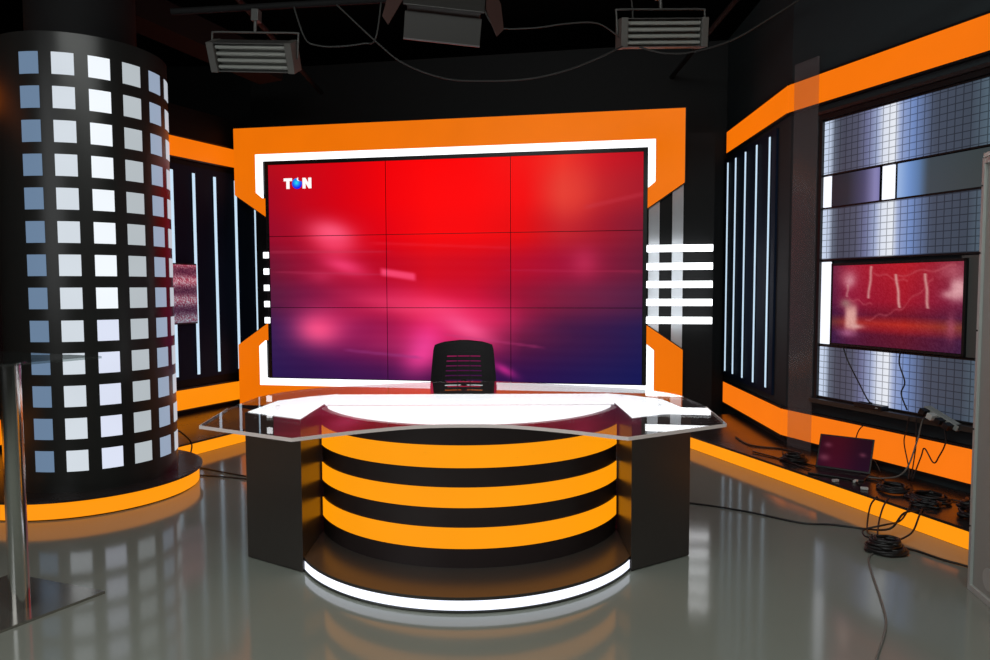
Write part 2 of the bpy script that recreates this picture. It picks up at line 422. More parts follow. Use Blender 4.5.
m_scr = picture('video_wall_picture', 1.0, gloss=.06, rough=.35)
X0, X1, Z0, Z1 = -1.982, 1.982, .43, 2.73
for r_ in range(3):
    for c_ in range(3):
        g = .003
        xa = X0 + (X1 - X0) * c_ / 3 + g; xb = X0 + (X1 - X0) * (c_ + 1) / 3 - g
        zb = Z1 - (Z1 - Z0) * r_ / 3 - g; za = Z1 - (Z1 - Z0) * (r_ + 1) / 3 + g
        sheet('display_panel', m_scr, t, xa, xb, za, zb, -.03, .03, 84, 48,
              lambda u, v, r_=r_, c_=c_: screen_colour((c_ + u) / 3, (r_ + v) / 3))
MB().box((X0, -.012, Z0), (X1, .10, Z1)).build('rear_housing', M_plastic, t)
m = MB(); bz = .035
m.box((X0 - bz, -.032, Z0 - .012), (X0, .10, Z1 + bz)); m.box((X1, -.032, Z0 - .012), (X1 + bz, .10, Z1 + bz))
m.box((X0, -.032, Z1), (X1, .10, Z1 + bz)); m.box((X0, -.032, Z0 - .012), (X1, .10, Z0))
m.build('bezel', M_plastic, t)
# channel logo in the top left corner of the picture : T, globe, N
lw = glow('logo_white', (255, 250, 250), 1.05)
lx, lz, lh = -1.80, 2.468, .112
yT = (-.0345, -.031)
MB().prism([(lx, lz + lh), (lx, lz + lh - .03), (lx + .03, lz + lh - .03), (lx + .03, lz), (lx + .066, lz), (lx + .066, lz + lh - .03), (lx + .096, lz + lh - .03), (lx + .096, lz + lh)], *yT, axis='y').build('logo_letter', lw, t)
nx_ = lx + .215
MB().prism([(nx_, lz), (nx_, lz + lh), (nx_ + .034, lz + lh), (nx_ + .066, lz + .058), (nx_ + .066, lz + lh), (nx_ + .1, lz + lh), (nx_ + .1, lz), (nx_ + .068, lz), (nx_ + .034, lz + .056), (nx_ + .034, lz)], *yT, axis='y').build('logo_letter', lw, t)
gm = picture('logo_globe_picture', 1.0)
me = bpy.data.meshes.new('logo_globe'); vs = []; fs = []; cols = []
cxg, czg, rg = lx + .153, lz + .054, .058
NR, NA = 6, 28
for i in range(NR + 1):
    for j in range(NA):
        th = 2 * PI * j / NA; rr = rg * i / NR
        if R(25) < th < R(75): rr *= (1 - .45 * math.sin((th - R(25)) / R(50) * PI))
        x = rr * math.cos(th); z = rr * math.sin(th); vs.append((cxg + x, yT[0], czg + z))
        d = math.hypot(x + .005, z - .004) / rg
        q = max(0, 1 - d * 1.05); b = (20 + 20 * q, 60 + 170 * q, 235 + 15 * q); b = (b[0], b[1] + z / rg * 45, b[2]); cols.append(b)
for i in range(NR):
    for j in range(NA): fs.append((i * NA + j, (i + 1) * NA + j, (i + 1) * NA + (j + 1) % NA, i * NA + (j + 1) % NA))
me.from_pydata(vs, [], fs); at = me.color_attributes.new('pic', 'FLOAT_COLOR', 'POINT')
for i, c in enumerate(cols): at.data[i].color = (*lin([min(255, max(0, q)) for q in c]), 1)
me.materials.append(gm); o = bpy.data.objects.new('logo_globe', me); COL.objects.link(o); o.parent = t
tag(o, 'blue and cyan globe standing for the letter O')
MB().prism([(cxg - .004, czg + .052), (cxg + .014, czg + .064), (cxg + .012, czg + .04), (cxg + .03, czg + .026), (cxg + .006, czg + .03)], yT[0] - .002, yT[0], axis='y').build('logo_swirl', lw, t)

# orange and white lit surround, an upper and a lower piece
def surround(sign, label):
    if sign > 0:
        f = lambda z: z; zz = dict(o=3.13, i=2.848, w=2.775, e1=2.42, e2=2.18, a=2.375, b=2.435)
    else: zz = dict(o=.12, i=.345, w=.425, e1=.785, e2=1.025, a=.84, b=.78)
    t = empty('light_surround', O_A, aA, label, 'light frame')
    o_ = zz
    P = [(-2.375, o_['o']), (2.372, o_['o']), (2.372, o_['e1']), (2.022, o_['e2']), (2.022, o_['a']), (2.098, o_['b']), (2.098, o_['i']), (-2.128, o_['i']), (-2.128, o_['b']), (-2.052, o_['a']), (-2.022, o_['a']), (-2.022, o_['e2']), (-2.375, o_['e1'])]
    MB().prism(P, -.03, .0, 'y').build('orange_diffuser', G_or_frame, t)
    W = [(-2.124, o_['i'] - .004 * sign), (2.094, o_['i'] - .004 * sign), (2.094, o_['b'] + .002 * sign), (2.024, o_['a'] + .004 * sign), (2.024, o_['w']), (-2.054, o_['w']), (-2.054, o_['a'] + .004 * sign), (-2.124, o_['b'] + .002 * sign)]
    MB().prism(W, -.036, .0, 'y').build('white_light_strip', G_white, t)
    # black back box slightly larger than the diffusers, so a dark rim shows
    B_ = [(-2.383, o_['o'] + .008 * sign), (2.38, o_['o'] + .008 * sign), (2.38, o_['e1'] - .006 * sign), (2.022, o_['e2'] - .012 * sign), (2.022, o_['w']), (-2.036, o_['w']), (-2.036, o_['e2'] - .012 * sign), (-2.383, o_['e1'] - .006 * sign)]
    MB().prism(B_, .0, .10, 'y').build('back_box', M_plastic, t)
    return t
surround(1, 'upper half of the orange light surround with white inner strip, above the screens')
surround(-1, 'lower half of the orange light surround with white inner strip, below the screens')

# light bars beside the screens and the frosted uprights behind them
words = ['topmost', 'second from top', 'middle', 'second from bottom', 'lowest']
for side in (1, -1):
    for k in range(5):
        zc = 1.782 - .1765 * k
        x0, x1 = (2.018, 2.645) if side > 0 else (-2.052, -1.99)
        if side < 0: zc -= .018
        t = empty('light_bar', O_A, aA, ('%s of the five white horizontal light bars right of the screens' if side > 0 else '%s of the five short white light bars left of the screens') % words[k], 'light bar',
                  'white light bars right of the screens' if side > 0 else 'short white light bars left of the screens')
        MB().box((x0, -.045, zc - .033), (x1, -.001, zc + .033)).build('diffuser', G_bar if side > 0 else G_white, t, .004)
        MB().box((x0, -.001, zc - .025), (x1, .0 if side < 0 else .021, zc + .025)).build('back_channel', M_plastic, t)
for x0, n in ((2.035, 'narrow grey frosted upright behind the white bars, nearer the screens'), (2.262, 'narrow grey frosted upright behind the white bars, farther from the screens')):
    o = MB().box((x0, .022, .70), (x0 + .105, .04, 2.52)).build('frosted_upright', M_frost); o.location = O_A; o.rotation_euler = (0, 0, aA)
    tag(o, n, 'panel', 'frosted uprights behind the light bars')
o = MB().box((2.02, .042, .12), (2.66, .09, 2.9)).build('backing_board', M_black); o.location = O_A; o.rotation_euler = (0, 0, aA); tag(o, 'black board behind the white light bars right of the screens', 'board')
o = MB().box((-2.15, -.0, .80), (-2.02, .09, 2.42)).build('backing_board', M_set); o.location = O_A; o.rotation_euler = (0, 0, aA); tag(o, 'black board behind the short light bars left of the screens', 'board')

# ------------------------------------------------------------------ right wall : backlit panels, TV
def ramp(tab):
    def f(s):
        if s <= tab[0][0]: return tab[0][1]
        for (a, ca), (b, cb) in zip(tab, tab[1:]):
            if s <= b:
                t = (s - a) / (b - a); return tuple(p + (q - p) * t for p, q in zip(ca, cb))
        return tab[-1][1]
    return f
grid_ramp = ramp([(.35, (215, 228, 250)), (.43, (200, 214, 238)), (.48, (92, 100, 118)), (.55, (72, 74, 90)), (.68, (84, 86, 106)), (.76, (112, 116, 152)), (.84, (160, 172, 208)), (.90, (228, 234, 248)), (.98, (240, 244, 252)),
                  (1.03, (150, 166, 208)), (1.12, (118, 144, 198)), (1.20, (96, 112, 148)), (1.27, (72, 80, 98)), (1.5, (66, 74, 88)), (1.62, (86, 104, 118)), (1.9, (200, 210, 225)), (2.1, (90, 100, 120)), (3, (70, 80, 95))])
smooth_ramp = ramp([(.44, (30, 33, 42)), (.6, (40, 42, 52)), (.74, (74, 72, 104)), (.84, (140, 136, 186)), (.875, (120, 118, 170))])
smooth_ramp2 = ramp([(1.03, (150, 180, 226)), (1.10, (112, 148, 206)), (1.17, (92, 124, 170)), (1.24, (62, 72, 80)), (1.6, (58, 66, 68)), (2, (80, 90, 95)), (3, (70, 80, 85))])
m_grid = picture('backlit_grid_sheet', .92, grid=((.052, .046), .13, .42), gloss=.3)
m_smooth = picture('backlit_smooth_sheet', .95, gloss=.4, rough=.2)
SE = 3.45
def wallsheet(s0, s1, z0, z1, mat, rf, label, name='backlit_panel', nz=1, y=-.03):
    rails = mat is m_grid
    t = empty(name, (RC[0], RC[1], 0), aR2, label, 'backlit panel')
    n = max(6, int((s1 - s0) / .02))
    sheet('lit_sheet', mat, t, s0, s1, z0, z1, y, .012, n, nz, lambda u, v: rf(s0 + (s1 - s0) * u))
    MB().box((s0, y + .013, z0), (s1, -.002, z1)).build('back_box', M_plastic, t)
    if rails:
        MB().box((s0, y - .008, z0 - .012), (s1, -.002, z0 - .001)).build('rail', M_plastic, t)
        MB().box((s0, y - .008, z1 + .001), (s1, -.002, z1 + .012)).build('rail', M_plastic, t)
    return t
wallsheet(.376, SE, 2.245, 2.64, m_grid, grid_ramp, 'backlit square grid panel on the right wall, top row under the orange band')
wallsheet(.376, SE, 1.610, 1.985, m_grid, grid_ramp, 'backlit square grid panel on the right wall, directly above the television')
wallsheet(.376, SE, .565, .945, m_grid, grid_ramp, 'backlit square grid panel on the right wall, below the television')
G_pw = glow('white_backlit_slot', (240, 244, 255), 1.2)
def slot(s0, s1, z0, z1, label):
    t = empty('light_slot', (RC[0], RC[1], 0), aR2, label, 'light slot')
    MB().box((s0, -.034, z0), (s1, -.016, z1)).build('diffuser', G_pw, t); MB().box((s0 - .005, -.016, z0 - .004), (s1 + .005, -.002, z1 + .004)).build('back_box', M_plastic, t)
slot(.38, .445, 2.0, 2.228, 'small bright white light slot at the left end of the smooth row')
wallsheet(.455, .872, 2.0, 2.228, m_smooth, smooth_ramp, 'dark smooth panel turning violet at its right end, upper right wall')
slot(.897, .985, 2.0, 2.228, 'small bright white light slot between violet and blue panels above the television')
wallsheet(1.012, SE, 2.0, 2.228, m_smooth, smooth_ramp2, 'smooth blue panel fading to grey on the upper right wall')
slot(.38, .458, .967, 1.588, 'tall white light slot on the left side of the television')
# dark window-like frame around the panel rows
t = empty('panel_frame', (RC[0], RC[1], 0), aR2, 'dark grey frame rails around the backlit panels on the right wall', 'frame')
MB().box((.348, -.05, .53), (.373, -.001, 2.70)).build('side_post', M_plastic, t)
MB().box((.348, -.055, 2.655), (SE, -.001, 2.69)).build('top_rail', M_plastic, t)
MB().box((.348, -.075, 2.692), (SE, -.001, 2.715)).build('top_rail', M_alu, t)
MB().box((.348, -.10, .515), (SE, -.001, .548)).build('window_sill', M_lam, t)
o = MB().box((1.50, -.055, .965), (1.62, -.002, 1.59)).build('wall_panel', M_grey); o.location = (RC[0], RC[1], 0); o.rotation_euler = (0, 0, aR2)
tag(o, 'dark grey strip panel just right of the television', 'wall panel')

def tv_pic(u, v):
    base = ramp([(0, (96, 26, 64)), (.15, (150, 28, 62)), (.35, (160, 22, 48)), (.6, (172, 24, 44)), (.8, (150, 28, 55)), (1, (120, 34, 66))])(u)
    d = ramp([(0, (1.12, 1.25, .95)), (.45, (1, 1, 1)), (.62, (.70, .9, .95)), (.72, (1.12, 1.9, .8)), (.80, (.9, 1.2, .9)), (.86, (.6, .9, 1.0)), (1, (.55, .95, 1.05))])(v)
    c = [a * b for a, b in zip(base, d)]
    def bl(c, bu, bv, wu, wv, col, am, p=2):
        e = (abs((u - bu) / wu) ** p + abs((v - bv) / wv) ** p); f = am * math.exp(-e)
        return [x + (y - x) * f for x, y in zip(c, col)]
    c = bl(c, .15, .19, .05, .09, (235, 170, 180), .9); c = bl(c, .13, .14, .09, .10, (190, 90, 110), .5)
    c = bl(c, .17, .66, .055, .17, (238, 178, 168), .95, 4); c = bl(c, .12, .48, .05, .06, (170, 140, 130), .7); c = bl(c, .22, .77, .06, .03, (235, 180, 175), .8)
    c = bl(c, .14, .86, .08, .05, (190, 110, 150), .7)
    c = bl(c, .97, .30, .055, .13, (238, 176, 182), .95, 3); c = bl(c, .91, .36, .05, .05, (230, 165, 172), .8); c = bl(c, .93, .10, .09, .09, (205, 110, 125), .6)
    c = bl(c, .93, .72, .03, .14, (175, 80, 105), .7)
    for (u0, v0, u1, v1, am) in ((.335, .02, .315, .42, .75), (.53, .12, .565, .52, .85), (.745, .12, .77, .52, .8), (.14, .25, .13, .4, .5)):
        if v0 <= v <= v1:
            q = (v - v0) / (v1 - v0); uc = u0 + (u1 - u0) * q + .003 * math.sin(q * 9 + u0 * 30)
            f = am * math.exp(-((u - uc) / .011) ** 2); c = [x + (y - x) * f for x, y in zip(c, (232, 180, 172))]
    for (u0, v0, u1, v1) in ((.3, .68, .56, .55), (.56, .55, .8, .2), (.15, .42, .35, .5), (.35, .1, .62, .22), (.55, .14, .95, .05)):
        if u0 <= u <= u1:
            q = (u - u0) / (u1 - u0); vc = v0 + (v1 - v0) * q + .02 * math.sin(q * 12)
            f = .35 * math.exp(-((v - vc) / .012) ** 2); c = [x + (y - x) * f for x, y in zip(c, (220, 120, 125))]
    n = (random.random() - .5) * 16
    return [x + n for x in c]
t = empty('television', (RC[0] + .075 * math.cos(aR2), RC[1] + .075 * math.sin(aR2), 0), aR2, 'flat television on the right wall showing a red picture with pale trunks', 'television')
sheet('screen', picture('tv_picture', .85, gloss=.2), t, .455, 1.455, .985, 1.555, -.075, .008, 130, 76, tv_pic)
m = MB().box((.44, -.066, .966), (1.472, -.04, 1.572))
m.box((.44, -.078, .966), (.453, -.04, 1.572)); m.box((1.457, -.078, .966), (1.472, -.04, 1.572)); m.box((.44, -.078, .966), (1.472, -.04, .983)); m.box((.44, -.078, 1.557), (1.472, -.04, 1.572))
m.build('bezel', M_plastic, t)
MB().box((.8, -.04, 1.1), (1.1, -.002, 1.45)).build('wall_mount', M_pipe, t)

# clear sheet standing upright on the platform at the corner
o = MB().box((.105, -.075, .12), (.345, -.065, 3.135)).build('clear_panel', clear('hazy_acrylic', (.97, .97, .97), .17, (150, 140, 142), 1.3, .12))
o.location = (RC[0], RC[1], 0); o.rotation_euler = (0, 0, aR2); tag(o, 'tall narrow clear acrylic sheet standing on the platform left of the television', 'acrylic panel')

# ------------------------------------------------------------------ column with lit tiles
CX, CY, CR = -2.776, 4.925, .515
BX, BY = -2.86 - CX, 4.95 - CY      # the base disc sits slightly off the shaft
t = empty('tiled_column', (CX, CY, 0), 0, 'round black column set with rows of small square lit tiles', 'column')
def ringpoly(r, n=96, ox=0, oy=0): return [(ox + r * math.cos(2 * PI * i / n), oy + r * math.sin(2 * PI * i / n)) for i in range(n)]
MB().prism(ringpoly(CR), .125, 2.96, smooth=True).build('shaft', M_col, t)
MB().prism(ringpoly(.745, 96, BX, BY), .115, .128, smooth=True).build('base_plate', M_deck, t)
MB().prism(ringpoly(.722, 96, BX, BY), .012, .1145, smooth=True).build('orange_light_ring', G_or_riser, t)
MB().prism(ringpoly(.70, 96, BX, BY), 0, .0115, smooth=True).build('plinth', M_black, t)
MB().prism(ringpoly(.33, 48), 2.961, 4.59, smooth=True).build('inner_post', M_pipe, t)
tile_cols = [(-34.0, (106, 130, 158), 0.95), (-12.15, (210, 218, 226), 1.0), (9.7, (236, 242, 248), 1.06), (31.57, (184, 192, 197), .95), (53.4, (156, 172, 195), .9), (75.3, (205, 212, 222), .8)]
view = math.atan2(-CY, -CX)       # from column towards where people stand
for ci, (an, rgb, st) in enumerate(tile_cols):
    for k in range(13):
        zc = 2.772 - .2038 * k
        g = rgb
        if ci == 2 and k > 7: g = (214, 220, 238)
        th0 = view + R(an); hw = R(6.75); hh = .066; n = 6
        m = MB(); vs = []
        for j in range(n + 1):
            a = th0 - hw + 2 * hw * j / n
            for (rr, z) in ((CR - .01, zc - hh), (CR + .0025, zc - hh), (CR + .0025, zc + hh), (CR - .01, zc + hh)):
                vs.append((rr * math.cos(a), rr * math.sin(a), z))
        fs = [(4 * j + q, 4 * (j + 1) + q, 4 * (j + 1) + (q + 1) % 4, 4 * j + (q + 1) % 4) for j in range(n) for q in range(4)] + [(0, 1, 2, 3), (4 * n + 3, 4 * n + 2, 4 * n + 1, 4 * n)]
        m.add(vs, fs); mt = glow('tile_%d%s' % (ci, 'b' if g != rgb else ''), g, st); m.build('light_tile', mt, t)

# ------------------------------------------------------------------ news desk
DX = -.142
t = empty('news_desk', (DX, 3.9, 0), 0, 'curved news desk with orange light bands, glass top and dark side pedestals', 'desk')
oy = -3.9
def arc(cx, cy, r, a0, a1, n): return [(cx + r * math.cos(R(a0 + (a1 - a0) * i / n)), cy + r * math.sin(R(a0 + (a1 - a0) * i / n))) for i in range(n + 1)]
# pedestals
for sx in (-1, 1):
    P = [(sx * .808, 3.45 + oy), (sx * 1.152, 3.66 + oy), (sx * 1.10, 4.03 + oy), (sx * .95, 4.18 + oy), (sx * .808, 4.27 + oy)]
    MB().prism(P, .006, .762).build('pedestal', M_lam, t, .003)
    MB().prism([(sx * .812, 3.475 + oy), (sx * 1.14, 3.672 + oy), (sx * 1.09, 4.02 + oy), (sx * .94, 4.17 + oy), (sx * .812, 4.26 + oy)], .0, .006).build('foot_plate', M_black, t)
# drum
DR, DC = .876, 4.194 + oy
half = math.degrees(math.asin(.802 / DR))
def drum(z0, z1, r, mat, name, back=.35):
    P = arc(0, DC, r, -90 - half, -90 + half, 56)
    yb = 3.95 + oy
    P = P + [(P[-1][0], yb), (P[0][0], yb)]
    return MB().prism(P, z0, z1, smooth=True).build(name, mat, t)
drum(.073, .752, DR - .004, M_drum, 'drum_front')
for z0, z1 in ((.167, .268), (.364, .461), (.555, .662)):
    P = arc(0, DC, DR, -90 - half + .3, -90 + half - .3, 56) + list(reversed(arc(0, DC, DR - .003, -90 - half + .3, -90 + half - .3, 56)))
    MB().prism(P, z0, z1, smooth=True).build('orange_light_band', G_or_desk, t)
# lit white tops under the glass
P = arc(0, DC, DR - .035, -90 - half, -90 + half, 48)
P = [p for p in P if p[1] < 3.885 + oy]
MB().prism(P, .753, .764).build('lit_drum_top', G_top, t)
MB().prism([(-.802, 3.935 + oy), (.802, 3.935 + oy), (.802, 4.27 + oy), (-.802, 4.27 + oy)], .753, .764).build('lit_back_top', G_top, t)
MB().prism([(-.802, 3.96 + oy), (.802, 3.96 + oy), (.802, 4.26 + oy), (-.802, 4.26 + oy)], .70, .752).build('top_tray', M_lam, t)
for sx in (-1, 1):
    MB().prism([(sx * .812, 3.468 + oy), (sx * 1.135, 3.665 + oy), (sx * 1.09, 4.02 + oy), (sx * .945, 4.175 + oy), (sx * .803, 4.265 + oy), (sx * .803, 3.9 + oy)], .763, .767).build('lit_side_top', G_top, t)
# plinth with lit edge
PR, PC = .93, 3.93 + oy
hp = math.degrees(math.asin(.806 / PR))
def slabarc(r, z0, z1, mat, name, ri=None):
    if ri is None:
        P = arc(0, PC, r, -90 - hp, -90 + hp, 64); P = P + [(P[-1][0], 3.9 + oy), (P[0][0], 3.9 + oy)]
    else: P = arc(0, PC, r, -90 - hp, -90 + hp, 64) + list(reversed(arc(0, PC, ri, -90 - hp, -90 + hp, 64)))
    return MB().prism(P, z0, z1, smooth=True).build(name, mat, t)
slabarc(PR - .03, 0, .0055, M_black, 'plinth_foot')
slabarc(PR - .012, .0055, .058, M_black, 'plinth_core')
slabarc(PR - .002, .0145, .0575, G_floorled, 'white_led_strip', PR - .0115)
slabarc(PR, .0055, .014, M_alu, 'aluminium_edge', PR - .0115)
slabarc(PR, .0582, .0725, M_lam, 'plinth_top')
# glass
def lerp_arc(pts, sub=8): return [(p.x, p.y) for p in spline([(x, y, 0) for x, y in pts], sub)]
front = lerp_arc([(-.672, 2.826), (-.44, 2.976), (-.2, 3.085), (0, 3.107), (.2, 3.085), (.44, 2.976), (.672, 2.826)])
backc = lerp_arc([(1.165, 3.92), (1.09, 4.06), (.96, 4.19), (.78, 4.28), (.5, 4.41), (.22, 4.53), (0, 4.58), (-.22, 4.55), (-.5, 4.45), (-.78, 4.34), (-.96, 4.24), (-1.09, 4.09), (-1.165, 3.92)], 5)
G = front + [(1.152, 3.10), (1.195, 3.55)] + backc + [(-1.195, 3.55), (-1.152, 3.10)]
G = [(x, y + oy) for x, y in G]
MB().prism(G, .790, .804).build('glass_top', clear('desk_glass', (.90, .92, .92), .05, (150, 120, 125), 1.62, .0), t)
# polished front edge, from the left tip round the front to the right tip
FE = [(x, y + oy) for x, y in [(-1.195, 3.55), (-1.152, 3.10)] + front + [(1.152, 3.10), (1.195, 3.55)]]
n = len(FE); m = MB(); vs = []
for i, (x, y) in enumerate(FE):
    a = Vector(FE[max(0, i - 1)]); b = Vector(FE[min(n - 1, i + 1)]); d = (b - a).normalized(); nn = Vector((d.y, -d.x))
    vs += [(x + nn.x * .0006, y + nn.y * .0006, .7895), (x + nn.x * .003, y + nn.y * .003, .7895), (x + nn.x * .003, y + nn.y * .003, .8045), (x + nn.x * .0006, y + nn.y * .0006, .8045)]
m.add(vs, [(4 * i + q, 4 * (i + 1) + q, 4 * (i + 1) + (q + 1) % 4, 4 * i + (q + 1) % 4) for i in range(n - 1) for q in range(4)] + [(0, 1, 2, 3), (4 * n - 1, 4 * n - 2, 4 * n - 3, 4 * n - 4)])
m.build('glass_edge', M_edge, t)
for x, y in ((-1.0, 3.72), (1.0, 3.72), (-.88, 4.15), (.88, 4.15)):
    MB().cyl((x, y + oy, .768), (x, y + oy, .7885), .012, 16).build('glass_standoff', clear('acrylic_spacer', (.97, .97, .97), 0, ior=1.3), t)

# ------------------------------------------------------------------ chair
t = empty('office_chair', (-.225, 5.05, 0), 0, 'black office chair with slatted backrest behind the desk', 'chair')
def back_outline(e=0):
    H = [(-.225 + e, .56), (-.235 + e, .70), (-.222 + e, .88), (-.208 + e, .975 - e), (-.17 + e, 1.008 - e), (-.08, 1.026 - e), (0, 1.03 - e), (.08, 1.026 - e), (.17 - e, 1.008 - e), (.208 - e, .975 - e), (.222 - e, .88), (.235 - e, .70), (.225 - e, .56)]
    return H
m = MB()
NZ = 60; NXc = 30
def half_w(z):
    tab = [(.50, .19), (.56, .228), (.70, .236), (.88, .222), (.965, .214), (1.0, .204), (1.018, .14), (1.03, .02)]
    for (a, wa), (b, wb) in zip(tab, tab[1:]):
        if a <= z <= b: return wa + (wb - wa) * (z - a) / (b - a)
    return tab[0][1]
def ydep(x, z): return .04 - .9 * x * x + .10 * (z - .75)    # wraps towards the sitter
# solid rim and slats
def plate(z0, z1, x0f, x1f, nx=10, nz=4, th=.012):
    vs = []; fs = []
    for j in range(nz + 1):
        z = z0 + (z1 - z0) * j / nz; a = x0f(z); b = x1f(z)
        for i in range(nx + 1):
            x = a + (b - a) * i / nx; vs += [(x, ydep(x, z), z), (x, ydep(x, z) + th, z)]
    W = 2 * (nx + 1)
    for j in range(nz):
        for i in range(nx):
            p = j * W + 2 * i; fs += [(p, p + 2, p + W + 2, p + W), (p + 1, p + W + 1, p + W + 3, p + 3)]
        p = j * W; fs.append((p, p + W, p + W + 1, p + 1)); p = j * W + 2 * nx; fs.append((p, p + 1, p + W + 1, p + W))
    for i in range(nx):
        p = 2 * i; fs.append((p, p + 1, p + 3, p + 2)); p = nz * W + 2 * i; fs.append((p, p + 2, p + 3, p + 1))
    m.add(vs, fs, False)
plate(.945, 1.029, lambda z: -half_w(z), lambda z: half_w(z), 14, 8)
plate(.50, .62, lambda z: -half_w(z), lambda z: half_w(z), 14, 4)
plate(.62, .945, lambda z: -half_w(z), lambda z: -half_w(z) + .10, 4, 8)
plate(.62, .945, lambda z: half_w(z) - .10, lambda z: half_w(z), 4, 8)
for k in range(9):
    z = .642 + k * .0345
    plate(z, z + .0265, lambda z: -half_w(z) + .098, lambda z: half_w(z) - .098, 10, 1)
for x in (-.045, .045): plate(.62, .945, lambda z, x=x: x - .003, lambda z, x=x: x + .003, 1, 6)
m.build('backrest', M_mesh, t)
MB().prism([(-.24, -.02), (.24, -.02), (.25, -.42), (.18, -.50), (-.18, -.50), (-.25, -.42)], .43, .49).build('seat', M_mesh, t, .015)
MB().tube([(0, .07, .75), (0, .09, .55), (0, .03, .42), (0, -.2, .40)], .022).build('back_support', M_plastic, t)
MB().cyl((0, -.22, .07), (0, -.22, .43), .028).build('gas_column', M_chrome, t)
for k in range(5):
    a = 2 * PI * k / 5 + .3; ex, ey = .28 * math.cos(a), -.22 + .28 * math.sin(a)
    l = MB().tube([(0, -.22, .11), (ex * .5, -.22 + (ey + .22) * .5, .10), (ex, ey, .075)], .016).build('leg', M_plastic, t)
    MB().cyl((ex - .012, ey, .028), (ex + .012, ey, .028), .028, 16).build('castor', M_plastic, l)

# ------------------------------------------------------------------ high glass table at the left edge
t = empty('glass_table', (-2.072, 3.05, 0), 0, 'tall round-pole table with square chrome foot and glass top at left edge', 'table')
MB().prism([(.27, .17), (.02, -.26), (-.52, -.10), (-.30, .38)], 0, .012).build('foot_plate', pbr('mirror_steel', (150, 146, 138), .16, .75), t)
MB().cyl((-.008, .0, .012), (-.008, .0, 1.09), .040, 32).build('pole', M_chrome, t)
MB().prism([(.31, .14), (.02, -.36), (-.62, -.18), (-.36, .42)], 1.092, 1.102).build('glass_top', clear('table_glass', (.80, .84, .83), .10, (90, 95, 95), 1.5), t)
MB().cyl((-.008, 0, 1.085), (-.008, 0, 1.092), .06, 24).build('top_flange', M_chrome, t)

# ------------------------------------------------------------------ grey flat standing at the right edge
P = (2.187, 3.244); Q = (2.149, 3.028); a = facet(P, Q)
t = empty('grey_board', (P[0], P[1], 0), a, 'tall grey framed board standing upright at the right picture edge', 'board')
M_board = pbr('grey_board_paint', (150, 153, 148), .55, noise=.05, nscale=5); M_bframe = pbr('board_metal_frame', (175, 180, 176), .45, .2)
MB().box((.025, .012, .03), (.95, .035, 1.945)).build('panel', M_board, t)
MB().box((0, 0, 0), (.025, .05, 1.973)).build('frame_post', M_bframe, t, .003)
MB().box((.95, 0, 0), (.975, .05, 1.973)).build('frame_post', M_bframe, t, .003)
MB().box((.025, 0, 1.945), (.95, .05, 1.973)).build('frame_rail', M_bframe, t, .003)
MB().box((.025, 0, 0), (.95, .05, .03)).build('frame_rail', M_bframe, t, .003)
for z in (.3, .75, 1.2, 1.55, 1.85): MB().cyl((.012, -.003, z), (.012, .0, z), .004, 10).build('screw', M_pipe, t)
MB().cyl((.17, .008, .11), (.17, .012, .11), .05, 28).build('round_cap', M_bframe, t)
MB().box((.015, -.002, 1.974), (.10, .05, 1.992)).build('top_edge_highlight', M_white, t)  # white block stands in for the highlight on the board's top edge

# ------------------------------------------------------------------ laptop
lc = Vector((2.37, 4.79, .12)); la = math.atan2(4.66 - 4.92, 2.55 - 2.22)
t = empty('laptop', (2.40, 4.885, .1205), R(-38), 'open black laptop with a dim reddish screen on the right platform', 'laptop')
MB().box((-.175, -.20, 0), (.175, .0, .012)).build('base', M_plastic, t, .003)
m = MB()
for r_ in range(4):
    for c_ in range(12): m.box((-.135 + c_ * .0225, -.105 + r_ * .024, .012), (-.117 + c_ * .0225, -.087 + r_ * .024, .0145))
m.build('keyboard', pbr('key_plastic', (30, 30, 32), .5), t)
L = empty('lid_pivot', (0, 0, 0)); bpy.data.objects.remove(L)
tilt = Matrix.Translation((0, 0, .012)) @ Matrix.Rotation(R(-31), 4, 'X')
lid = MB().box((-.175, 0, 0), (.175, .008, .25)).build('lid', M_plastic, t, .002); lid.matrix_local = tilt
def lap_pic(u, v):
    c = (52 + 14 * math.sin(u * 5), 12, 26 + 8 * v)
    for bu, bv, w in ((.16, .30, .07), (.12, .72, .10), (.85, .5, .06)):
        f = math.exp(-((u - bu) ** 2 + (v - bv) ** 2) / w ** 2); c = tuple(a + (b - a) * f * .55 for a, b in zip(c, (150, 80, 100)))
    return c
s = sheet('screen', picture('laptop_picture', .9, gloss=.03), lid, -.165, .165, .012, .24, -.002, .002, 30, 20, lap_pic)

# ------------------------------------------------------------------ cables, coils, small boxes
def cable(label, pts, r=.006, mat=None, group=None, name='cable', cat='cable', sub=6):
    o = MB().tube(pts, r, 8, sub).build(name, mat or M_cable); return tag(o, label, cat, group)
def coil(loc, r, turns, dr, label, rad=.007, squash=1.0, mat=None, jit=.012):
    pts = []
    for i in range(int(turns * 14)):
        a = 2 * PI * i / 14; rr = r - dr * (i / (turns * 14)) * .6 + random.uniform(-jit, jit)
        pts.append((rr * math.cos(a), rr * math.sin(a) * squash, rad + (i / 14) * rad * 1.15))
    o = MB().tube(pts, rad, 7, 3).build('cable_coil', mat or M_cable); o.location = loc; return tag(o, label, 'cable coil')
coil((2.06, 3.70, .0), .098, 7, .07, 'thick bundle of coiled black cable lying on the grey floor', .0085, .95)
coil((2.20, 5.20, .12), .085, 5, .05, 'round coil of black cable on the right platform left of the laptop', .008)
coil((2.50, 4.42, .12), .10, 4, .05, 'flat ring of dark cable on the platform right of the laptop', .007)
coil((2.60, 4.22, .12), .12, 4, .07, 'wider flat ring of dark cable on the platform above the floor coil', .007)
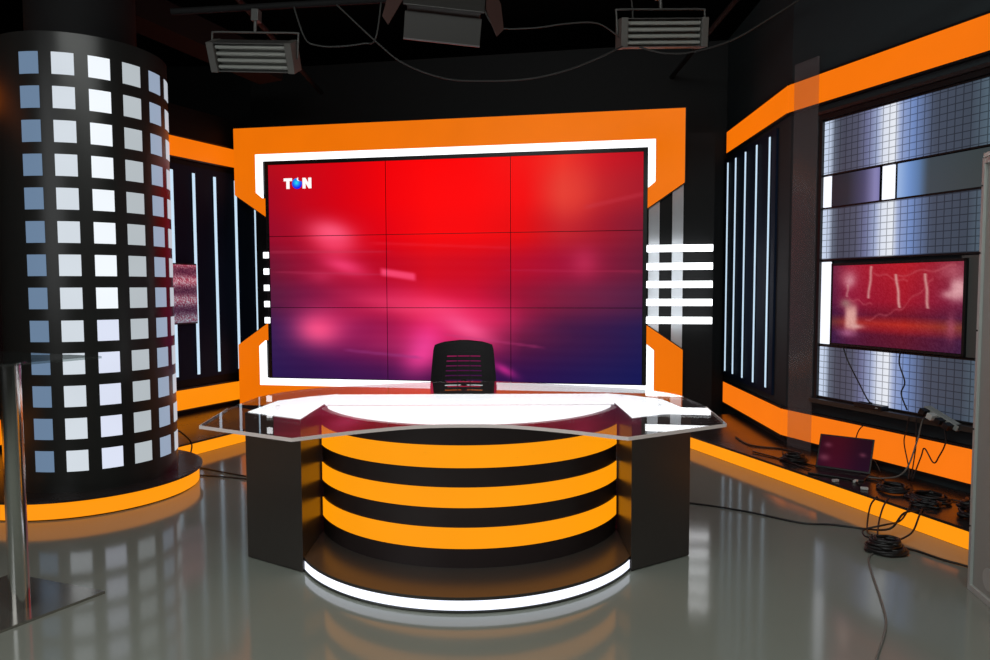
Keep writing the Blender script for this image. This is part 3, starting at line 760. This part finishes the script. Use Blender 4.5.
coil((2.70, 3.90, .12), .12, 6, .07, 'heap of coiled black cable on the platform beside the grey board', .011, jit=.03)
coil((2.52, 4.12, .12), .07, 4, .05, 'small tangle of cable at the front edge of the right platform', .006, jit=.03)
f = .007
cable('long black cable running over the floor from desk to the coil', [(.95, 4.62, f), (1.267, 4.547, f), (1.55, 4.38, f), (1.80, 4.16, f), (1.98, 4.12, f), (2.12, 4.05, f), (2.20, 3.92, .05), (2.30, 3.96, .125), (2.42, 4.0, .13)])
cable('thin grey cable running forward on the floor from the coil', [(1.985, 3.68, f), (1.909, 3.584, f), (1.823, 3.382, f), (1.727, 3.137, f), (1.637, 2.925, f), (1.545, 2.772, f), (1.436, 2.618, f), (1.33, 2.46, f)], .0045, M_gcable)
cable('black cable on the floor going from the coil toward the grey board', [(2.14, 3.78, f), (2.22, 3.70, f), (2.28, 3.58, f), (2.345, 3.493, f), (2.42, 3.36, f), (2.56, 3.1, f)])
for i, p in enumerate([
    [(2.36, 4.22, .135), (2.29, 4.15, .11), (2.20, 4.03, .06), (2.10, 3.86, .02), (2.06, 3.76, .06)],
    [(2.42, 4.10, .135), (2.34, 4.00, .12), (2.26, 3.93, .09), (2.13, 3.84, .10), (2.02, 3.85, .07), (1.99, 3.77, .06), (2.05, 3.70, .07)],
    [(2.46, 4.05, .13), (2.37, 3.93, .125), (2.28, 3.84, .06), (2.19, 3.80, .03), (2.15, 3.73, .05), (2.10, 3.68, .07)],
    [(2.31, 4.26, .13), (2.24, 4.20, .10), (2.17, 4.10, .03), (2.11, 3.98, .012), (2.05, 3.82, .05)]]):
    cable(['black cable dropping from the platform edge to the left side of the floor coil', 'black cable making a loop between platform edge and floor coil',
           'black cable dropping from the platform to the right side of the floor coil', 'thin black cable hanging over the orange riser left of the loop'][i], p, .005, group='cables dropping to the floor coil')
# cables on R2 wall: local frame -> world
def W2(s, y, z): return (RC[0] + s * math.cos(aR2) - y * math.sin(aR2), RC[1] + s * math.sin(aR2) + y * math.cos(aR2), z)
cable('black cable hanging from the left underside of the television', [W2(.62, -.06, .97), W2(.66, -.05, .86), W2(.76, -.055, .72), W2(.86, -.07, .60), W2(.90, -.08, .585), W2(.80, -.085, .58)], .005)
cable('black cable hanging from the middle underside of the television', [W2(1.10, -.06, .97), W2(1.085, -.05, .88), W2(1.13, -.05, .76), W2(1.11, -.055, .68), W2(1.17, -.07, .58)], .005)
cable('pair cable running down over the orange band left of the power strip', [W2(1.22, -.11, .55), W2(1.20, -.11, .45), W2(1.18, -.10, .36), W2(1.22, -.10, .2), W2(1.25, -.14, .135)], .004)
cable('second thin cable running down over the orange band left of the power strip', [W2(1.27, -.11, .55), W2(1.275, -.11, .40), W2(1.26, -.10, .30), W2(1.26, -.13, .135)], .004)
cable('dark cable looping down over the orange band right below the power strip', [W2(1.46, -.11, .55), W2(1.48, -.115, .43), W2(1.44, -.115, .33), W2(1.40, -.11, .28), W2(1.34, -.115, .36), W2(1.32, -.12, .30), W2(1.29, -.16, .135)], .0045)
cable('pale grey cable hanging from the power strip down to the platform', [W2(1.38, -.09, .60), W2(1.31, -.10, .54), W2(1.29, -.12, .40), W2(1.27, -.2, .20), W2(1.16, -.26, .135), W2(1.0, -.36, .13), W2(.95, -.42, .13)], .005, M_gcable)
cable('thin dark cable looping behind the laptop over the orange band', [W2(.84, -.08, .42), W2(.80, -.09, .36), W2(.78, -.10, .22), W2(.86, -.11, .17), W2(.95, -.11, .20), W2(1.02, -.12, .13)], .004)
t = empty('power_strip', W2(1.31, -.08, .600), 0, 'pale power strip with plugs lying tilted on the window ledge', 'power strip')
d = Vector(W2(1.6, -.07, .52)) - Vector(W2(1.3, -.07, .62)); t.rotation_euler = (0, math.asin(.12 / .32), aR2)
MB().box((0, -.03, 0), (.25, .03, .035)).build('strip_body', pbr('aged_white_plastic', (150, 152, 148), .5), t, .004)
for k, c in enumerate((M_plastic, M_white, M_plastic, M_plastic)):
    MB().box((.012 + k * .058, -.085, -.005), (.052 + k * .058, -.0305, .032)).build('plug', c, t, .004)
t = empty('media_box', W2(.78, -.075, .5485), aR2, 'small flat black box on the ledge below the television', 'media box')
MB().box((0, -.04, 0), (.23, .03, .032)).build('casing', M_plastic, t, .003)
MB().box((.18, -.0405, .012), (.20, -.0398, .018)).build('indicator', M_white, t)
for i, (x, y, rz, lb) in enumerate(((2.235, 4.635, .3, 'small pale adapter lying left of the laptop base at the platform edge'), (2.33, 4.45, -.4, 'small pale connector on the platform edge right of the laptop'), (2.36, 4.62, .8, 'small pale plug lying just in front of the laptop'))):
    o = MB().box((-.022, -.011, 0), (.022, .011, .016)).build('adapter', M_white, bevel=.003); o.location = (x, y, .1205); o.rotation_euler = (0, 0, rz); tag(o, lb, 'adapter')
for i, p in enumerate([[W2(.2, -.5, .128), W2(.45, -.47, .126), W2(.75, -.5, .127), W2(1.0, -.44, .126), W2(1.2, -.5, .127)],
                       [W2(.3, -.3, .128), W2(.5, -.42, .126), W2(.8, -.38, .127), W2(1.1, -.35, .126), W2(1.5, -.3, .127)],
                       [W2(-.3, -.25, .126), W2(.0, -.35, .126), W2(.2, -.22, .126), W2(.42, -.2, .127)],
                       [W2(.9, -.45, .127), W2(1.1, -.25, .127), W2(1.35, -.35, .127), W2(1.7, -.25, .127)]]):
    cable(['black cable lying along the front edge of the right platform', 'black cable lying across the middle of the right platform behind the laptop', 'black cable on the far end of the right platform left of the cable coil',
           'black cable winding between the coils on the right platform'][i], p, .0055, group='cables lying on the right platform')
# left side
cable('black cable bending over the left platform edge down to the floor', [(-3.0, 6.1, .127), (-2.72, 6.0, .2), (-2.62, 5.93, .19), (-2.50, 5.82, .13), (-2.49, 5.75, .03), (-2.44, 5.62, f), (-2.2, 5.45, f), (-1.82, 5.233, f), (-1.5, 5.1, f), (-1.1, 4.95, f)])
cable('second black cable running from the left platform behind the column to desk', [(-2.95, 6.2, .127), (-2.75, 6.05, .16), (-2.66, 5.90, .15), (-2.62, 5.80, .06), (-2.60, 5.70, f), (-2.45, 5.50, f), (-2.30, 5.32, f), (-1.9, 5.20, f), (-1.5, 5.0, f)])

# ------------------------------------------------------------------ ceiling grid, fixtures
def pipe(p, q, r, label, mat=None): return tag(MB().cyl(p, q, r, 16).build('lighting_pipe', mat or M_pipe), label, 'pipe')
pipe((-2.2, 4.995, 3.268 + .02), (2.25, 5.275, 3.611 + .02), .022, 'dark lighting pipe across the ceiling carrying the left and right fixtures')
pipe((-2.0, 4.08, 3.28), (2.6, 4.08, 3.28), .025, 'dark lighting pipe across the ceiling carrying the middle fixture')
pipe((-1.9, 3.2, 3.55), (-1.9, 8.0, 3.55), .022, 'dark pipe running front to back on the left of the ceiling')
pipe((1.9, 3.2, 3.65), (1.9, 8.0, 3.65), .022, 'dark pipe running front to back on the right of the ceiling')
for x, y in ((-1.9, 5.1), (1.9, 5.2), (0, 5.1)): pipe((x, y, 3.45 if x == 0 else 3.5), (x, y, 4.6), .014, {-1.9: 'thin hanger rod on the left of the ceiling grid', 1.9: 'thin hanger rod on the right of the ceiling grid', 0: 'thin hanger rod in the middle of the ceiling grid'}[x])
o = MB().box((-.16, -1.9, -.12), (.16, 1.5, .12)).build('air_duct', pbr('dull_red_brown_duct', (34, 24, 23), .8, spec=.1)); o.location = (-3.0, 6.2, 3.75); o.rotation_euler = (R(-4), 0, R(-28)); tag(o, 'dull red brown duct running diagonally under the ceiling above the column', 'duct')

M_tube = pbr('unlit_fluorescent_tube', (150, 152, 146), .3)
def softlight(loc, rz, tilt, wd, label, rx=0):
    t = empty('fluorescent_fixture', loc, rz, label, 'light fixture', 'unlit fluorescent studio fixtures')
    t.rotation_euler = (0, rx, rz)
    T = Matrix.Rotation(R(tilt), 4, 'X')
    h = .19; w = wd / 2
    m = MB().box((-w, .02, -h / 2), (w, .10, h / 2), T); m.box((-w, -.03, h / 2 - .006), (w, .02, h / 2), T); m.box((-w, -.03, -h / 2), (w, .02, -h / 2 + .006), T)
    m.build('housing', M_grey, t, .002)
    MB().box((-w + .01, .014, -h / 2 + .008), (w - .01, .0195, h / 2 - .008), T).build('reflector', pbr('satin_reflector', (120, 120, 116), .3, .8), t)
    for sx in (-1, 1): MB().box((sx * (w + .001), -.04, -h / 2 - .004), (sx * (w + .05), .10, h / 2 + .004), T).build('end_cap', pbr('end_cap_grey', (96, 94, 90), .5), t, .004)
    for k in range(4):
        z = -h / 2 + .03 + k * .043
        MB().cyl(T @ Vector((-w + .004, -.008, z)), T @ Vector((w - .004, -.008, z)), .013, 12).build('lamp_tube', M_tube, t)
    y0 = .03
    MB().tube([(-w - .058, y0, .0), (-w - .058, y0, .14), (-w - .058, y0, .165), (-w - .03, y0, .175), (0, y0, .175), (w + .03, y0, .175), (w + .058, y0, .165), (w + .058, y0, .14), (w + .058, y0, .0)], .007, 8, 4).build('yoke', M_grey, t)
    MB().cyl((0, y0, .175), (0, y0, .26), .012).build('spigot', M_grey, t)
    MB().box((-.025, y0 - .02, .25), (.025, y0 + .045, .33)).build('clamp', M_grey, t, .004)
    return t
softlight((-1.655, 5.0, 2.985), R(-6), 28, .50, 'unlit four tube studio light hanging at the upper left', R(3))
softlight((1.20, 5.18, 3.20), R(8), 12, .54, 'unlit four tube studio light hanging at the upper right', R(-3))
# flaps (red tinted) on the left one
# middle barndoor light
t = empty('studio_spotlight', (-.265, 4.0, 3.0), R(4), 'dark studio light with barn doors hanging at the top middle', 'light fixture')
t.rotation_euler = (R(0), R(5), R(4))
M_barn = pbr('dark_barn_door', (46, 44, 42), .45, .2)
T = Matrix.Rotation(R(-25), 4, 'X')
MB().box((-.20, .0, -.09), (.20, .17, .17), T).build('lamp_housing', M_barn, t, .006)
MB().box((-.22, -.012, -.11), (.22, .0, .19), T).build('front_frame', M_barn, t, .003)
F = Matrix.Translation((0, 0, -.11)) @ Matrix.Rotation(R(12), 4, 'X')
fl_ = MB().box((-.21, -.006, -.14), (.21, 0, .0), F).build('barn_door', M_barn, t, .002); 
MB().box((-.21, -.009, -.146), (.21, .003, -.138), F).build('door_edge', M_alu, t)
for sx in (-1, 1):
    D = Matrix.Translation((sx * .225, -.01, 0)) @ Matrix.Rotation(R(sx * 35), 4, 'Z')
    x0, x1 = (0, .13) if sx > 0 else (-.13, 0)
    MB().prism([(0, .10), (sx * .10, .0), (sx * .135, -.13), (sx * .09, -.18), (0, -.06)], -.004, .0, 'y', M=D).build('barn_door', pbr('side_barn_door', (84, 62, 58), .35, .4), t)
MB().box((-.22, -.006, .0), (.22, 0, .12), Matrix.Translation((0, -.02, .2)) @ Matrix.Rotation(R(-60), 4, 'X')).build('barn_door', M_barn, t)
MB().tube([(-.235, .08, .03), (-.235, .08, .22), (-.2, .08, .26), (.2, .08, .26), (.235, .08, .22), (.235, .08, .03)], .008, 8, 3).build('yoke', M_grey, t)
MB().cyl((0, .08, .26), (0, .08, .285), .014).build('spigot', M_grey, t)
M_wire = pbr('grey_ceiling_cable', (52, 54, 52), .6)
cable('long cable sagging under the ceiling left of the middle light', [(-1.1, 5.06, 3.37), (-.80, 5.0, 3.08), (-.62, 5.0, 2.94), (-.35, 5.0, 2.84), (-.08, 5.0, 2.82), (.25, 5.02, 2.84), (.55, 5.05, 2.92), (.85, 5.1, 3.06), (.98, 5.18, 3.18), (.97, 5.19, 3.5)], .006, M_wire)
cable('cable sagging from the upper right light toward the right wall', [(1.02, 5.14, 3.09), (1.2, 5.12, 3.04), (1.4, 5.12, 3.05), (1.68, 5.15, 3.14), (1.95, 5.2, 3.3), (2.3, 5.2, 3.52)], .006, M_wire)
cable('short cable draped right of the upper left light', [(-1.38, 5.04, 3.35), (-1.30, 5.02, 3.12), (-1.22, 5.02, 3.07), (-1.08, 5.02, 3.06), (-.9, 5.02, 3.08), (-.82, 5.05, 3.12), (-.78, 5.08, 3.39)], .006, M_wire)
cable('thin cable under the ceiling ending at the upper right light', [(-.1, 5.12, 3.44), (.0, 5.08, 3.22), (.25, 5.05, 3.19), (.5, 5.05, 3.22), (.72, 5.1, 3.24), (.88, 5.14, 3.16)], .005, M_wire)

# ------------------------------------------------------------------ light and camera
def area(name, loc, rot, sx, sy, power, col=(1, 1, 1)):
    l = bpy.data.lights.new(name, 'AREA'); l.shape = 'RECTANGLE'; l.size = sx; l.size_y = sy; l.energy = power; l.color = col
    o = bpy.data.objects.new(name, l); COL.objects.link(o); o.location = loc; o.rotation_euler = rot; return o
area('studio_ceiling_light', (-.2, .3, 4.4), (R(18), 0, 0), 5, 2.2, 190, (.96, 1.0, .97))
area('left_fill_light', (-3.6, -.6, 2.4), (R(72), 0, R(-62)), 4.0, 2.6, 50, (.95, .98, 1.0))  # added fill from the left to brighten the grey board, no known lamp
w = bpy.data.worlds.new('world'); S.world = w; w.use_nodes = True
w.node_tree.nodes['Background'].inputs[0].default_value = (.5, .55, .6, 1); w.node_tree.nodes['Background'].inputs[1].default_value = .01

cam = bpy.data.cameras.new('camera'); co = bpy.data.objects.new('camera', cam); COL.objects.link(co)
co.matrix_world = Matrix.Translation((0, 0, 1.4)) @ Matrix.Rotation(R(90 - 3.36), 4, 'X') @ Matrix.Rotation(R(-.2), 4, 'Z')
cam.sensor_width = 36; cam.lens = 715 / 990 * 36; cam.clip_start = .05
S.camera = co
S.view_settings.view_transform = 'Standard'; S.view_settings.look = 'None'; S.view_settings.exposure = 0; S.view_settings.gamma = 1
S.view_settings.use_curve_mapping = False
